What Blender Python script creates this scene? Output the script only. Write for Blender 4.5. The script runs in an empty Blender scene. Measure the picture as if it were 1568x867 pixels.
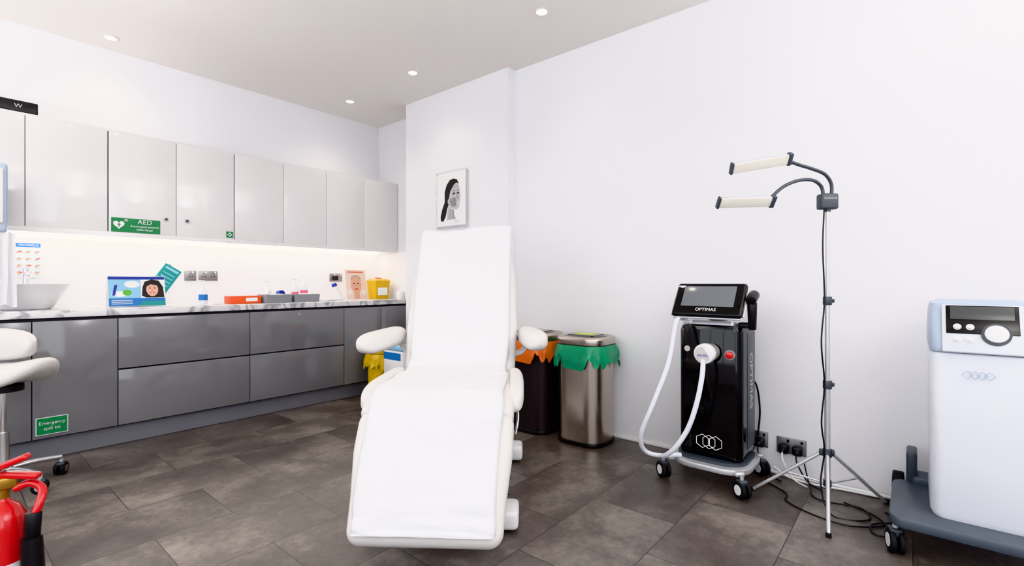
import bpy, bmesh, math, random
from mathutils import Matrix, Vector, noise
random.seed(4)
R=math.radians
# ------------------------------------------------------------ materials
def lin(c):
    return tuple(((v/255)/12.92 if v/255<=0.04045 else (((v/255)+0.055)/1.055)**2.4) for v in c)
MATS={}
def mat(name,rgb,rough=0.5,metal=0.0,var=0.03,scale=6,emit=0,coat=0,bump=0,trans=0,alpha=1,bscale=40):
    if name in MATS: return MATS[name]
    m=bpy.data.materials.new(name); m.use_nodes=True
    nt=m.node_tree; b=nt.nodes['Principled BSDF']
    col=lin(rgb)
    tc=nt.nodes.new('ShaderNodeTexCoord')
    n=nt.nodes.new('ShaderNodeTexNoise'); n.inputs['Scale'].default_value=scale; n.inputs['Detail'].default_value=3
    nt.links.new(tc.outputs['Object'],n.inputs['Vector'])
    mx=nt.nodes.new('ShaderNodeMix'); mx.data_type='RGBA'
    mx.inputs[6].default_value=(*[max(0,v*(1-var)) for v in col],1)
    mx.inputs[7].default_value=(*[min(1,v*(1+var)) for v in col],1)
    nt.links.new(n.outputs['Fac'],mx.inputs[0])
    nt.links.new(mx.outputs[2],b.inputs['Base Color'])
    b.inputs['Roughness'].default_value=rough
    b.inputs['Metallic'].default_value=metal
    b.inputs['Coat Weight'].default_value=coat
    b.inputs['Coat Roughness'].default_value=0.04
    b.inputs['Transmission Weight'].default_value=trans
    b.inputs['Alpha'].default_value=alpha
    if emit:
        b.inputs['Emission Color'].default_value=(*col,1); b.inputs['Emission Strength'].default_value=emit
    if bump:
        n2=nt.nodes.new('ShaderNodeTexNoise'); n2.inputs['Scale'].default_value=bscale; n2.inputs['Detail'].default_value=4
        nt.links.new(tc.outputs['Object'],n2.inputs['Vector'])
        bp=nt.nodes.new('ShaderNodeBump'); bp.inputs['Strength'].default_value=bump; bp.inputs['Distance'].default_value=0.01
        nt.links.new(n2.outputs['Fac'],bp.inputs['Height']); nt.links.new(bp.outputs['Normal'],b.inputs['Normal'])
    MATS[name]=m; return m

def floor_mat():
    m=bpy.data.materials.new('stone_vinyl_tile'); m.use_nodes=True
    nt=m.node_tree; b=nt.nodes['Principled BSDF']; N=nt.nodes.new; L=nt.links.new
    tc=N('ShaderNodeTexCoord')
    br=N('ShaderNodeTexBrick'); br.offset=0.5
    br.inputs['Scale'].default_value=1
    br.inputs['Brick Width'].default_value=0.61; br.inputs['Row Height'].default_value=0.41
    br.inputs['Mortar Size'].default_value=0.0018; br.inputs['Mortar Smooth'].default_value=0.1
    br.inputs['Color1'].default_value=(0.0,0,0,1); br.inputs['Color2'].default_value=(1,1,1,1)
    br.inputs['Mortar'].default_value=(0.3,0.3,0.3,1)
    L(tc.outputs['Object'],br.inputs['Vector'])
    add=N('ShaderNodeVectorMath'); add.operation='MULTIPLY_ADD'
    L(br.outputs['Color'],add.inputs[0]); add.inputs[1].default_value=(7,5,3); L(tc.outputs['Object'],add.inputs[2])
    n1=N('ShaderNodeTexNoise'); n1.inputs['Scale'].default_value=2.8; n1.inputs['Detail'].default_value=10; n1.inputs['Roughness'].default_value=0.64
    n1.inputs['Distortion'].default_value=0.2
    L(add.outputs[0],n1.inputs['Vector'])
    n2=N('ShaderNodeTexNoise'); n2.inputs['Scale'].default_value=30; n2.inputs['Detail'].default_value=6; n2.inputs['Roughness'].default_value=0.7
    L(add.outputs[0],n2.inputs['Vector'])
    mixn=N('ShaderNodeMath'); mixn.operation='MULTIPLY_ADD'; mixn.inputs[1].default_value=0.28
    L(n2.outputs['Fac'],mixn.inputs[0])
    m7=N('ShaderNodeMath'); m7.operation='MULTIPLY'; m7.inputs[1].default_value=0.74; L(n1.outputs['Fac'],m7.inputs[0]); L(m7.outputs[0],mixn.inputs[2])
    cr=N('ShaderNodeValToRGB')
    e=cr.color_ramp.elements
    e[0].position=0.36; e[0].color=(*lin((76,70,67)),1)
    e[1].position=0.68; e[1].color=(*lin((140,132,126)),1)
    k=e.new(0.51); k.color=(*lin((99,92,88)),1)
    L(mixn.outputs[0],cr.inputs['Fac'])
    hs=N('ShaderNodeMix'); hs.data_type='RGBA'; hs.blend_type='MULTIPLY'; hs.inputs[0].default_value=1
    mr=N('ShaderNodeMapRange'); mr.inputs[3].default_value=0.80; mr.inputs[4].default_value=1.12
    L(br.outputs['Color'],mr.inputs[0]); L(cr.outputs['Color'],hs.inputs[6])
    L(mr.outputs[0],hs.inputs[7])
    mo=N('ShaderNodeMix'); mo.data_type='RGBA'
    L(br.outputs['Fac'],mo.inputs[0]); L(hs.outputs[2],mo.inputs[6]); mo.inputs[7].default_value=(*lin((52,48,46)),1)
    L(mo.outputs[2],b.inputs['Base Color'])
    r=N('ShaderNodeMapRange'); r.inputs[3].default_value=0.26; r.inputs[4].default_value=0.46
    L(n1.outputs['Fac'],r.inputs[0]); L(r.outputs[0],b.inputs['Roughness'])
    bp=N('ShaderNodeBump'); bp.inputs['Strength'].default_value=0.10; bp.inputs['Distance'].default_value=0.003
    L(mixn.outputs[0],bp.inputs['Height']); L(bp.outputs['Normal'],b.inputs['Normal'])
    return m
def marble_mat():
    m=bpy.data.materials.new('marble_laminate'); m.use_nodes=True
    nt=m.node_tree; b=nt.nodes['Principled BSDF']; N=nt.nodes.new; L=nt.links.new
    tc=N('ShaderNodeTexCoord'); n=N('ShaderNodeTexNoise'); n.inputs['Scale'].default_value=3.6; n.inputs['Detail'].default_value=7
    n.inputs['Distortion'].default_value=1.2
    L(tc.outputs['Object'],n.inputs['Vector'])
    cr=N('ShaderNodeValToRGB'); e=cr.color_ramp.elements
    e[0].position=0.44; e[0].color=(*lin((218,217,219)),1)
    e[1].position=0.56; e[1].color=(*lin((218,217,219)),1)
    k=e.new(0.5); k.color=(*lin((150,148,153)),1)
    L(n.outputs['Fac'],cr.inputs['Fac']); L(cr.outputs['Color'],b.inputs['Base Color'])
    b.inputs['Roughness'].default_value=0.25
    return m
def steel_brushed():
    m=mat('brushed_steel',(200,190,181),0.27,1.0,var=0.08,scale=3)
    nt=m.node_tree
    for n in nt.nodes:
        if n.type=='TEX_NOISE':
            mp=nt.nodes.new('ShaderNodeMapping'); mp.inputs['Scale'].default_value=(1,1,60)
            tc=[x for x in nt.nodes if x.type=='TEX_COORD'][0]
            nt.links.new(tc.outputs['Object'],mp.inputs['Vector']); nt.links.new(mp.outputs[0],n.inputs['Vector'])
    return m

M_wall=mat('wall_paint_white',(234,234,238),0.85,var=0.01,scale=1.5)
M_ceil=mat('ceiling_paint',(240,236,232),0.9,var=0.01,scale=1.5)
M_up=mat('gloss_light_grey_door',(227,224,225),0.08,var=0.01,coat=0.5)
M_base=mat('gloss_dark_grey_door',(122,122,126),0.10,var=0.02,coat=0.4)
M_kick=mat('plinth_grey',(128,128,136),0.3,var=0.02)
M_carc=mat('carcass_shadow',(60,60,64),0.6)
M_marble=marble_mat(); M_steel=steel_brushed()
M_chrome=mat('chrome',(225,225,228),0.12,1.0,var=0.01)
M_alu=mat('satin_aluminium',(210,210,214),0.3,0.6,var=0.02)
M_splate=mat('socket_steel',(150,148,150),0.3,0.7,var=0.02)
M_white=mat('white_plastic',(230,230,232),0.3,var=0.01)
M_vinyl=mat('white_vinyl_upholstery',(222,219,217),0.34,var=0.012,bump=0.05,bscale=9)
M_paper=mat('white_couch_paper',(229,229,232),0.75,var=0.01,bump=0.18,bscale=12)
M_black=mat('black_plastic',(24,24,26),0.35,var=0.05)
M_gloss=mat('gloss_black',(7,7,8),0.08,var=0.02)
M_rubber=mat('black_rubber',(26,27,29),0.7,var=0.05)
M_dgrey=mat('dark_grey_plastic',(70,76,84),0.4,var=0.03)
M_dgrey2=mat('slate_frame',(80,88,99),0.4,var=0.03)
M_grey=mat('mid_grey_plastic',(140,142,146),0.45,var=0.03)
M_blue=mat('pale_blue_plastic',(180,194,213),0.35,var=0.02)
M_red=mat('red_enamel',(200,18,24),0.2,var=0.03,coat=0.6)
M_brass=mat('brass',(190,150,80),0.3,1.0)
M_green=mat('sign_green',(10,125,66),0.4,var=0.02)
M_gbag=mat('green_bag',(20,148,104),0.35,var=0.15,scale=20,bump=0.3)
M_obag=mat('orange_bag',(232,112,40),0.35,var=0.12,scale=20,bump=0.3)
M_ybag=mat('yellow_bag',(220,178,20),0.35,var=0.12,scale=20,bump=0.3)
M_yel=mat('yellow_plastic',(218,176,30),0.35,var=0.03)
M_orange=mat('orange_card',(232,90,40),0.5,var=0.03)
M_teal=mat('teal_print',(30,140,138),0.4,var=0.08)
M_bprint=mat('blue_print',(30,110,180),0.4,var=0.08)
M_lprint=mat('light_blue_print',(140,192,222),0.4,var=0.05)
M_skin=mat('printed_skin',(224,174,150),0.45,var=0.05,scale=15)
M_hair=mat('printed_hair',(34,28,28),0.45,var=0.2,scale=25)
M_ink=mat('printed_grey',(112,110,114),0.5,var=0.15,scale=30)
M_lgrey=mat('printed_light_grey',(192,190,192),0.5,var=0.08,scale=30)
M_card=mat('white_card',(236,236,236),0.4,var=0.01)
M_pink=mat('pink_liquid',(232,110,140),0.2,var=0.03)
M_clear=mat('clear_plastic',(225,232,238),0.1,var=0.01,alpha=0.55)
M_acryl=mat('acrylic_frosted',(232,235,238),0.06,var=0.01,alpha=0.28)
M_screen=mat('display_glass',(110,114,120),0.15,var=0.03)
M_screen2=mat('display_glass_dark',(74,77,78),0.12,var=0.03)
M_ledoff=mat('lamp_diffuser',(232,227,216),0.4,var=0.01)
M_led=mat('led_strip_glow',(255,246,232),0.5,emit=9)
M_dl=mat('downlight_glow',(255,244,225),0.5,emit=18)
M_dkblue=mat('dark_blue_plastic',(20,50,150),0.3)
M_lime=mat('lime_sticker',(180,220,40),0.4)
M_hose=mat('grey_white_hose',(224,227,236),0.35,var=0.01)

# ------------------------------------------------------------ mesh helpers
COL=bpy.context.scene.collection
def root(name,loc=(0,0,0),rotz=0,local=False):
    e=bpy.data.objects.new(name,None); e.empty_display_size=0.1
    e.location=loc; e.rotation_euler=(0,0,rotz); COL.objects.link(e); e['loc']=1 if local else 0
    return e
def attach(o,parent):
    COL.objects.link(o)
    if parent is not None:
        o.parent=parent
        if not parent['loc']:
            o.matrix_parent_inverse=Matrix.Translation(-Vector(parent.location))
    return o
def finish(name,parent,me,m,smooth=True,ang=38):
    me.materials.append(m)
    if smooth:
        me.shade_smooth(); me.set_sharp_from_angle(angle=R(ang))
    return attach(bpy.data.objects.new(name,me),parent)
def box(name,parent,c,s,m,bev=0,M=None,seg=3):
    bm=bmesh.new(); bmesh.ops.create_cube(bm,size=1)
    bmesh.ops.scale(bm,vec=s,verts=bm.verts)
    if bev>0:
        bmesh.ops.bevel(bm,geom=bm.edges[:],offset=min(bev,min(s)*0.49),segments=seg,affect='EDGES',profile=0.5)
    T=Matrix.Translation(c)
    if M is not None: T=T@M.to_4x4()
    bmesh.ops.transform(bm,matrix=T,verts=bm.verts)
    me=bpy.data.meshes.new(name); bm.to_mesh(me); bm.free()
    return finish(name,parent,me,m)
def boxes(name,parent,lst,m):
    bm=bmesh.new()
    for (a,b) in lst:
        g=bmesh.ops.create_cube(bm,size=1)['verts']
        c=[(a[i]+b[i])/2 for i in range(3)]; s=[abs(b[i]-a[i]) for i in range(3)]
        bmesh.ops.scale(bm,vec=s,verts=g); bmesh.ops.translate(bm,vec=c,verts=g)
    me=bpy.data.meshes.new(name); bm.to_mesh(me); bm.free()
    return finish(name,parent,me,m,smooth=False)
def cyl(name,parent,p0,p1,r,m,r2=None,n=32,bev=0.0):
    p0=Vector(p0);p1=Vector(p1);r2=r if r2 is None else r2
    ax=(p1-p0); L=ax.length; q=ax.to_track_quat('Z','Y').to_matrix()
    prof=[(r,0),(r2,L)]
    if bev: prof=[(r-bev,0),(r-bev*.3,bev*.3),(r,bev),(r2,L-bev),(r2-bev*.3,L-bev*.3),(r2-bev,L)]
    rings=[[p0+q@Vector((rr*math.cos(2*math.pi*i/n),rr*math.sin(2*math.pi*i/n),z)) for i in range(n)] for rr,z in prof]
    return loft(name,parent,rings,m)
def loft(name,parent,rings,m,cap=True,smooth=True,closed=True,ang=38):
    vs=[tuple(v) for r in rings for v in r]; n=len(rings[0]); f=[]
    for i in range(len(rings)-1):
        for j in range(n if closed else n-1):
            k=(j+1)%n
            f.append((i*n+j,i*n+k,(i+1)*n+k,(i+1)*n+j))
    if cap and closed:
        f.append(tuple(reversed(range(n)))); f.append(tuple((len(rings)-1)*n+j for j in range(n)))
    me=bpy.data.meshes.new(name); me.from_pydata(vs,[],f); me.update()
    bm=bmesh.new(); bm.from_mesh(me); bmesh.ops.recalc_face_normals(bm,faces=bm.faces); bm.to_mesh(me); bm.free()
    return finish(name,parent,me,m,smooth,ang)
def lathe(name,parent,c,prof,m,n=40,cap=False,M=None):
    c=Vector(c)
    rings=[]
    for r,z in prof:
        rg=[]
        for i in range(n):
            v=Vector((r*math.cos(2*math.pi*i/n),r*math.sin(2*math.pi*i/n),z))
            if M is not None: v=M@v
            rg.append(c+v)
        rings.append(rg)
    return loft(name,parent,rings,m,cap=cap)
def rrect(hx,hy,r,k=6):
    r=min(r,hx*.999,hy*.999); pts=[]
    for cx,cy,a0 in ((hx-r,hy-r,0),(-(hx-r),hy-r,90),(-(hx-r),-(hy-r),180),(hx-r,-(hy-r),270)):
        for i in range(k+1):
            a=R(a0+90*i/k); pts.append((cx+r*math.cos(a),cy+r*math.sin(a)))
    return pts
def prism(name,parent,c,hx,hy,r,zs,m,k=6,edge=0.0,**kw):
    if len(zs)==2 and not isinstance(zs[0],tuple):
        z0,z1=zs
        if edge: zs=[(z0,-edge),(z0+edge*.3,-edge*.3),(z0+edge,0),(z1-edge,0),(z1-edge*.3,-edge*.3),(z1,-edge)]
        else: zs=[(z0,0),(z1,0)]
    rings=[]
    for z,o in zs:
        rings.append([(c[0]+x,c[1]+y,z) for x,y in rrect(hx+o,hy+o,max(r+o,.002),k)])
    return loft(name,parent,rings,m,**kw)
def spline(pts,res=10):
    P=[Vector(p) for p in pts]; out=[]
    for i in range(len(P)-1):
        a=P[max(i-1,0)];b=P[i];c=P[i+1];d=P[min(i+2,len(P)-1)]
        for j in range(res):
            t=j/res
            out.append(0.5*((2*b)+(-a+c)*t+(2*a-5*b+4*c-d)*t*t+(-a+3*b-3*c+d)*t**3))
    out.append(P[-1]); return out
def tube(name,parent,pts,r,m,n=12,smooth=True,res=8):
    P=spline(pts,res) if smooth else [Vector(p) for p in pts]
    rings=[];prev=None
    for i,p in enumerate(P):
        t=(P[min(i+1,len(P)-1)]-P[max(i-1,0)]).normalized()
        if prev is None:
            ref=Vector((0,0,1)) if abs(t.z)<.9 else Vector((1,0,0))
            u=t.cross(ref).normalized()
        else:
            u=(prev-t*prev.dot(t)).normalized()
        prev=u; v=t.cross(u)
        rings.append([p+u*(r*math.cos(2*math.pi*j/n))+v*(r*math.sin(2*math.pi*j/n)) for j in range(n)])
    return loft(name,parent,rings,m,ang=60)
def polyA(name,parent,pts,y,m):
    me=bpy.data.meshes.new(name); me.from_pydata([(x,y,z) for x,z in pts],[],[tuple(range(len(pts)))]); me.update()
    return finish(name,parent,me,m,False)
def polyB(name,parent,pts,x,m):
    me=bpy.data.meshes.new(name); me.from_pydata([(x,y,z) for y,z in pts],[],[tuple(range(len(pts)))]); me.update()
    return finish(name,parent,me,m,False)
def ell(cx,cz,rx,rz,n=24,rot=0):
    o=[]
    for i in range(n):
        a=2*math.pi*i/n; x=rx*math.cos(a); z=rz*math.sin(a)
        o.append((cx+x*math.cos(rot)-z*math.sin(rot),cz+x*math.sin(rot)+z*math.cos(rot)))
    return o
def text(name,parent,body,loc,size,rot,m,align='CENTER'):
    cu=bpy.data.curves.new(name,'FONT'); cu.body=body; cu.size=size; cu.align_x=align; cu.align_y='CENTER'; cu.extrude=0.0004
    cu.materials.append(m)
    o=bpy.data.objects.new(name,cu); attach(o,parent); o.location=loc; o.rotation_euler=rot
    return o
TA=(R(90),0,0); TB=(R(90),0,R(-90))
def caster(parent,x,y,r,tag,rotz=0.4,hub=M_grey,z0=0):
    d=Vector((math.cos(rotz),math.sin(rotz),0))
    ax=Vector((-d.y,d.x,0))
    c=Vector((x,y,z0+r))
    for s in(-1,1):
        a=c+ax*(s*0.006); b=c+ax*(s*0.024)
        cyl('caster_tyre_'+tag+str(s+2),parent,a,b,r,M_rubber,bev=0.004)
        cyl('caster_hub_'+tag+str(s+2),parent,b-ax*s*0.002,b+ax*s*0.002,r*0.55,hub)
    box('caster_fork_'+tag,parent,(x,y,z0+r*1.75),(0.045,0.045,r*0.7),M_dgrey,0.01,M=Matrix.Rotation(rotz,3,'Z'))
    cyl('caster_stem_'+tag,parent,(x,y,z0+r*1.9),(x,y,z0+r*2.6),0.01,M_alu)

# ------------------------------------------------------------ room shell
XB=3.09; XR=3.25; YA=4.65; XL=-1.7; YB=-2.2; H=2.83
boxes('floor',None,[((XL-.1,YB-.1,-.1),(XR+.2,YA+.2,0))],floor_mat())
boxes('ceiling',None,[((XL-.1,YB-.1,H),(XR+.2,YA+.2,H+.1))],M_ceil)
boxes('wall_north',None,[((XL-.1,YA,0),(XR+.1,YA+.1,H))],M_wall)
boxes('wall_east',None,[((XB,YB,0),(XB+.26,2.53,H)),((3.0,2.53,0),(XB+.26,3.84,H)),((XR,3.84,0),(XR+.1,YA,H))],M_wall)
boxes('wall_west',None,[((XL-.1,YB,0),(XL,-1.4,H)),((XL-.1,3.2,0),(XL,YA,H)),((XL-.1,-1.4,0),(XL,3.2,.6)),((XL-.1,-1.4,2.5),(XL,3.2,H))],M_wall)
boxes('wall_south',None,[((XL,YB-.1,0),(-1.3,YB,H)),((.9,YB-.1,0),(XB+.26,YB,H)),((-1.3,YB-.1,0),(.9,YB,.5)),((-1.3,YB-.1,2.5),(.9,YB,H))],M_wall)
def winframe(name,horiz,a0,a1,z0,z1,c,n):
    w=root(name); L=[]
    for t in [a0+(a1-a0)*i/n for i in range(n+1)]:
        L.append((t-.03,t+.03,z0,z1))
    L+= [(a0,a1,z0,z0+.05),(a0,a1,z1-.05,z1)]
    bl=[]
    for p,q,r_,s_ in L:
        if horiz: bl.append(((p,c-.03,r_),(q,c+.03,s_)))
        else: bl.append(((c-.03,p,r_),(c+.03,q,s_)))
    boxes('frame',w,bl,M_white)
    return w
winframe('window_1',False,-1.4,3.2,.6,2.5,XL-.05,4)
winframe('window_2',True,-1.3,.9,.5,2.5,YB-.05,2)
def area(name,loc,rot,sx,sy,e,col,parent=None):
    l=bpy.data.lights.new(name,'AREA'); l.shape='RECTANGLE'; l.size=sx; l.size_y=sy; l.energy=e; l.color=col
    o=bpy.data.objects.new(name,l); o.location=loc; o.rotation_euler=rot
    if parent is not None: attach(o,parent)
    else: COL.objects.link(o)
    return o
area('window_daylight_west',(XL-.12,.9,1.55),(0,R(-90),0),1.9,4.6,48,(.93,.955,1))
area('window_daylight_south',(-.2,YB-.12,1.5),(R(90),0,0),2.2,2.0,24,(.93,.955,1))
w=bpy.data.worlds.new('sky'); bpy.context.scene.world=w; w.use_nodes=True
w.node_tree.nodes['Background'].inputs[0].default_value=(.85,.92,1,1); w.node_tree.nodes['Background'].inputs[1].default_value=0.8

def downlight(x,y,e=9):
    d=root('downlight',(x,y,H))
    lathe('trim_ring',d,(x,y,H),[(.043,-.001),(.045,-.006),(.036,-.008),(.033,-.003),(.033,.0)],M_white)
    cyl('lens',d,(x,y,H-.004),(x,y,H-.001),.033,M_dl)
    l=bpy.data.lights.new('bulb','SPOT'); l.energy=e; l.spot_size=R(125); l.spot_blend=.9; l.color=(1,.90,.77); l.shadow_soft_size=.04
    o=bpy.data.objects.new('bulb',l); o.location=(x,y,H-.02); attach(o,d)
for x,y,e in ((.83,4.40,8),(2.52,1.84,5),(2.57,3.2,8),(2.59,4.17,10),(.83,3.0,13),(.83,1.5,7),(2.52,.2,4),(-.8,4.2,7)):
    downlight(x,y,e)
def fill_uplighter(x,y,e):  # invented lamp out of view, added to brighten the ceiling
    u=root('added_ceiling_fill_lamp',(x,y,0))
    cyl('foot',u,(x,y,0),(x,y,.025),.14,M_alu,bev=.005); cyl('stem',u,(x,y,.02),(x,y,1.72),.012,M_alu)
    lathe('bowl',u,(x,y,1.70),[(.01,0),(.08,.015),(.15,.06),(.19,.12),(.185,.12),(.145,.065),(.07,.025),(.0,.02)],M_white)
    l=bpy.data.lights.new('lamp','AREA'); l.shape='DISK'; l.size=.26; l.energy=e; l.color=(1,.975,.95)
    o=bpy.data.objects.new('lamp',l); o.location=(x,y,1.79); o.rotation_euler=(R(180),0,0); attach(o,u)
fill_uplighter(-1.1,-1.5,56); fill_uplighter(1.9,-1.7,60); fill_uplighter(-1.0,3.0,66)

# ------------------------------------------------------------ upper cabinets
uc=root('wall_cabinets',(1.6,4.45,1.43))
boxes('carcass',uc,[((-.80,4.32,1.44),(3.249,4.649,2.135))],M_carc)
boxes('underside_panel',uc,[((-.80,4.30,1.405),(3.249,4.649,1.439))],M_up)
xs=[-.827,-.422,-.016,.389,.795,1.201,1.606,2.012,2.418,2.83,3.247]
for i in range(len(xs)-1):
    g0=.005 if i in(4,6) else .0015
    box('door_%d'%i,uc,((xs[i]+g0+xs[i+1]-.0015)/2,4.309,1.787),(xs[i+1]-xs[i]-.0015-g0,.02,.70),M_up,.002)
boxes('top_panel',uc,[((-.80,4.30,2.1355),(3.249,4.649,2.15))],M_up)
for x in(1.135,1.27):
    cyl('lock_ring',uc,(x,4.300,1.555),(x,4.290,1.555),.014,M_splate); cyl('lock_core',uc,(x,4.2905,1.555),(x,4.288,1.555),.008,M_black)
st=root('led_strip_light',(1.6,4.6,1.40))
boxes('diffuser',st,[((.0,4.585,1.392),(3.2,4.625,1.404))],M_led)
area('strip_lamp',(1.6,4.55,1.388),(R(-12),0,0),3.2,.03,6.5,(1,.93,.84),st)

# signs
s=root('defibrillator_sign',(.955,4.298,1.49))
box('board',s,(.955,4.2975,1.49),(.285,.003,.10),M_green)
def heart(cx,cz,k): return [(cx+k*16*math.sin(t)**3/16,cz+k*(13*math.cos(t)-5*math.cos(2*t)-2*math.cos(3*t)-math.cos(4*t))/16) for t in [2*math.pi*i/40 for i in range(40)]]
polyA('heart',s,heart(.855,1.492,.032),4.2955,M_white)
polyA('bolt',s,[(.862,1.512),(.845,1.488),(.855,1.488),(.849,1.466),(.867,1.494),(.857,1.494)],4.295,M_green)
boxes('cross',s,[((.893,4.295,1.515),(.9,4.2957,1.535)),((.886,4.295,1.5215),(.907,4.2957,1.5285))],M_white)
text('title',s,'AED',(1.005,4.295,1.518),.045,TA,M_white)
text('subtitle',s,'Automated external',(1.005,4.295,1.486),.021,TA,M_white)
text('subtitle_2',s,'defibrillator',(1.005,4.295,1.463),.021,TA,M_white)
s=root('first_aid_sign',(1.572,4.298,1.475))
box('board',s,(1.572,4.2975,1.475),(.05,.003,.05),M_green)
boxes('cross',s,[((1.567,4.2952,1.458),(1.577,4.2957,1.492)),((1.555,4.2952,1.47),(1.589,4.2957,1.48))],M_white)

# ------------------------------------------------------------ base cabinets
bc=root('base_cabinets',(1.6,4.35,0))
boxes('carcass',bc,[((-.8,4.07,.13),(3.249,4.649,.862))],M_carc)
boxes('plinth',bc,[((-.8,4.11,.001),(3.249,4.13,.138))],M_kick)
def front(i,x0,x1,z0,z1): box('front_%s'%i,bc,((x0+x1)/2,4.05,(z0+z1)/2),(x1-x0-.004,.022,z1-z0),M_base,.003)
bx=[-.43,-.02,.394,.80]
for i in range(3): front('door_%d'%i,bx[i],bx[i+1],.14,.848)
for i,(a_,b_) in enumerate(((.80,1.626),(1.626,2.449))):
    front('drawer_low_%d'%i,a_,b_,.14,.505); front('drawer_high_%d'%i,a_,b_,.514,.848)
front('door_4',2.449,2.854,.14,.848); front('door_5',2.854,3.247,.14,.848)
cyl('lock',bc,(2.02,4.039,.815),(2.02,4.034,.815),.012,M_chrome)
box('worktop',bc,(1.224,4.338,.889),(4.05,.62,.044),M_marble,.004)
s=root('spill_kit_sign',(.482,4.037,.215))
box('board',s,(.482,4.0372,.215),(.145,.003,.105),M_white)
box('board_green',s,(.482,4.0355,.215),(.137,.002,.097),M_green)
text('line_1',s,'Emergency',(.482,4.034,.232),.027,TA,M_white); text('line_2',s,'spill kit',(.482,4.034,.199),.027,TA,M_white)

# ------------------------------------------------------------ counter things
CT=.911
b=root('wash_basin',(.40,4.35,CT))
lathe('bowl',b,(.40,4.35,CT),[(.0,.0),(.11,.0),(.125,.01),(.17,.09),(.205,.158),(.21,.163),(.2,.163),(.165,.10),(.11,.03),(.0,.02)],M_white,n=56)
cyl('waste',b,(.40,4.35,CT+.02),(.40,4.35,CT+.024),.02,M_chrome)
t=root('basin_tap',(.42,4.60,CT))
cyl('body',t,(.42,4.60,CT),(.42,4.60,CT+.25),.018,M_chrome)
tube('spout',t,[(.42,4.60,CT+.22),(.42,4.54,CT+.235),(.42,4.47,CT+.225),(.42,4.45,CT+.205)],.012,M_chrome)
box('lever',t,(.42,4.585,CT+.27),(.02,.08,.012),M_chrome,.004)
cyl('cap',t,(.42,4.60,CT+.25),(.42,4.60,CT+.265),.019,M_chrome)

p=root('paper_towel_dispenser',(.15,4.19,1.37))
box('housing',p,(.155,4.19,1.58),(.29,.21,.41),M_blue,.02)
box('cover',p,(.155,4.082,1.59),(.25,.012,.32),M_white,.005)
rings=[]
for i in range(14):
    z=1.385-.44*i/13
    rings.append([(.19+.14*(j/20)+.006*i/13*(1 if j>10 else -1), 4.098+.016*math.sin(j*1.1+i*.15)*(.35+i/18), z+.01*math.sin(j*.6)) for j in range(21)])
loft('hanging_towel',p,rings,M_paper,cap=False,closed=False)

ps=root('handwashing_poster',(.436,4.65,1.236))
box('sheet',ps,(.436,4.6485,1.236),(.125,.003,.236),M_card)
boxes('heading',ps,[((.376,4.6455,1.325),(.496,4.6465,1.352))],M_bprint)
M_pal=mat('very_pale_blue_print',(206,222,232),.5)
for i in range(4):
    for j in range(3):
        cx=.392+j*.044; cz=1.29-i*.047
        polyA('panel_%d%d'%(i,j),ps,[(cx-.018,cz-.018),(cx+.018,cz-.018),(cx+.018,cz+.018),(cx-.018,cz+.018)],4.6458,M_pal)
        polyA('hand_%d%d'%(i,j),ps,ell(cx-.003,cz,.012,.008,12,.5+i*.4),4.6452,M_skin)
        polyA('finger_%d%d'%(i,j),ps,ell(cx+.006,cz+.004,.010,.004,12,-.5+j*.6),4.645,M_orange if (i+j)%3==0 else M_skin)
text('title',ps,'TECHNIQUE',(.436,4.645,1.338),.018,TA,M_white)

r=root('network_switch_box',(.25,4.4,2.151))
box('case',r,(.2,4.4,2.19),(.50,.17,.072),M_black,.006)
for i in range(5): box('vent_%d'%i,r,(.1+.02*i,4.3145,2.19),(.008,.003,.04),M_dgrey)
text('badge',r,'W',(.36,4.313,2.19),.035,TA,M_lgrey)

c=root('desk_calendar',(.96,4.3,CT))
Mx=Matrix.Rotation(R(-12),3,'X')
box('front_leaf',c,(.962,4.30,CT+.11),(.335,.003,.218),M_card,M=Mx)
box('rear_leaf',c,(.962,4.345,CT+.108),(.335,.003,.218),M_card,M=Matrix.Rotation(R(12),3,'X'))
def calp(name,pts,m,off):
    vs=[]
    for x,z in pts:
        v=Mx@Vector((x,-.0022-off,z)); vs.append((.962+v.x,4.30+v.y,CT+.11+v.z))
    me=bpy.data.meshes.new(name); me.from_pydata(vs,[],[tuple(range(len(vs)))]); me.update(); finish(name,c,me,m,False)
calp('header',[(-.165,.085),(.165,.085),(.165,.107),(-.165,.107)],M_dkblue,0)
calp('sky',[(-.165,-.05),(.02,-.05),(.02,.085),(-.165,.085)],M_lprint,0)
calp('cloud',ell(-.03,.05,.045,.025),M_card,.0003); calp('cloud_2',ell(-.1,-.02,.05,.02),M_card,.0003)
calp('photo',[(.02,-.05),(.165,-.05),(.165,.085),(.02,.085)],M_card,0)
calp('band',[(-.165,-.107),(.165,-.107),(.165,-.05),(-.165,-.05)],M_bprint,0)
calp('band_2',[(.0,-.107),(.165,-.107),(.165,-.075),(.03,-.075)],M_teal,.0004)
calp('hair',[(.025,-.035),(.03,.03),(.045,.07),(.085,.086),(.13,.078),(.155,.03),(.16,-.048),(.05,-.048)],M_hair,.0004)
calp('face',ell(.088,.012,.036,.05),M_skin,.0008)
calp('fringe',[(.05,.03),(.06,.06),(.09,.075),(.122,.05),(.118,.04),(.08,.05)],M_hair,.001)
calp('smile',[(.07,-.008),(.088,-.018),(.106,-.008),(.088,-.012)],M_card,.0013)
calp('mouth',ell(.088,-.012,.019,.007),M_red,.0011)
for q in(.074,.102):
    calp('eye',ell(q,.022,.007,.0035),M_hair,.0012); calp('brow',[(q-.01,.032),(q,.036),(q+.01,.033),(q,.0335)],M_hair,.0012)
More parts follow.
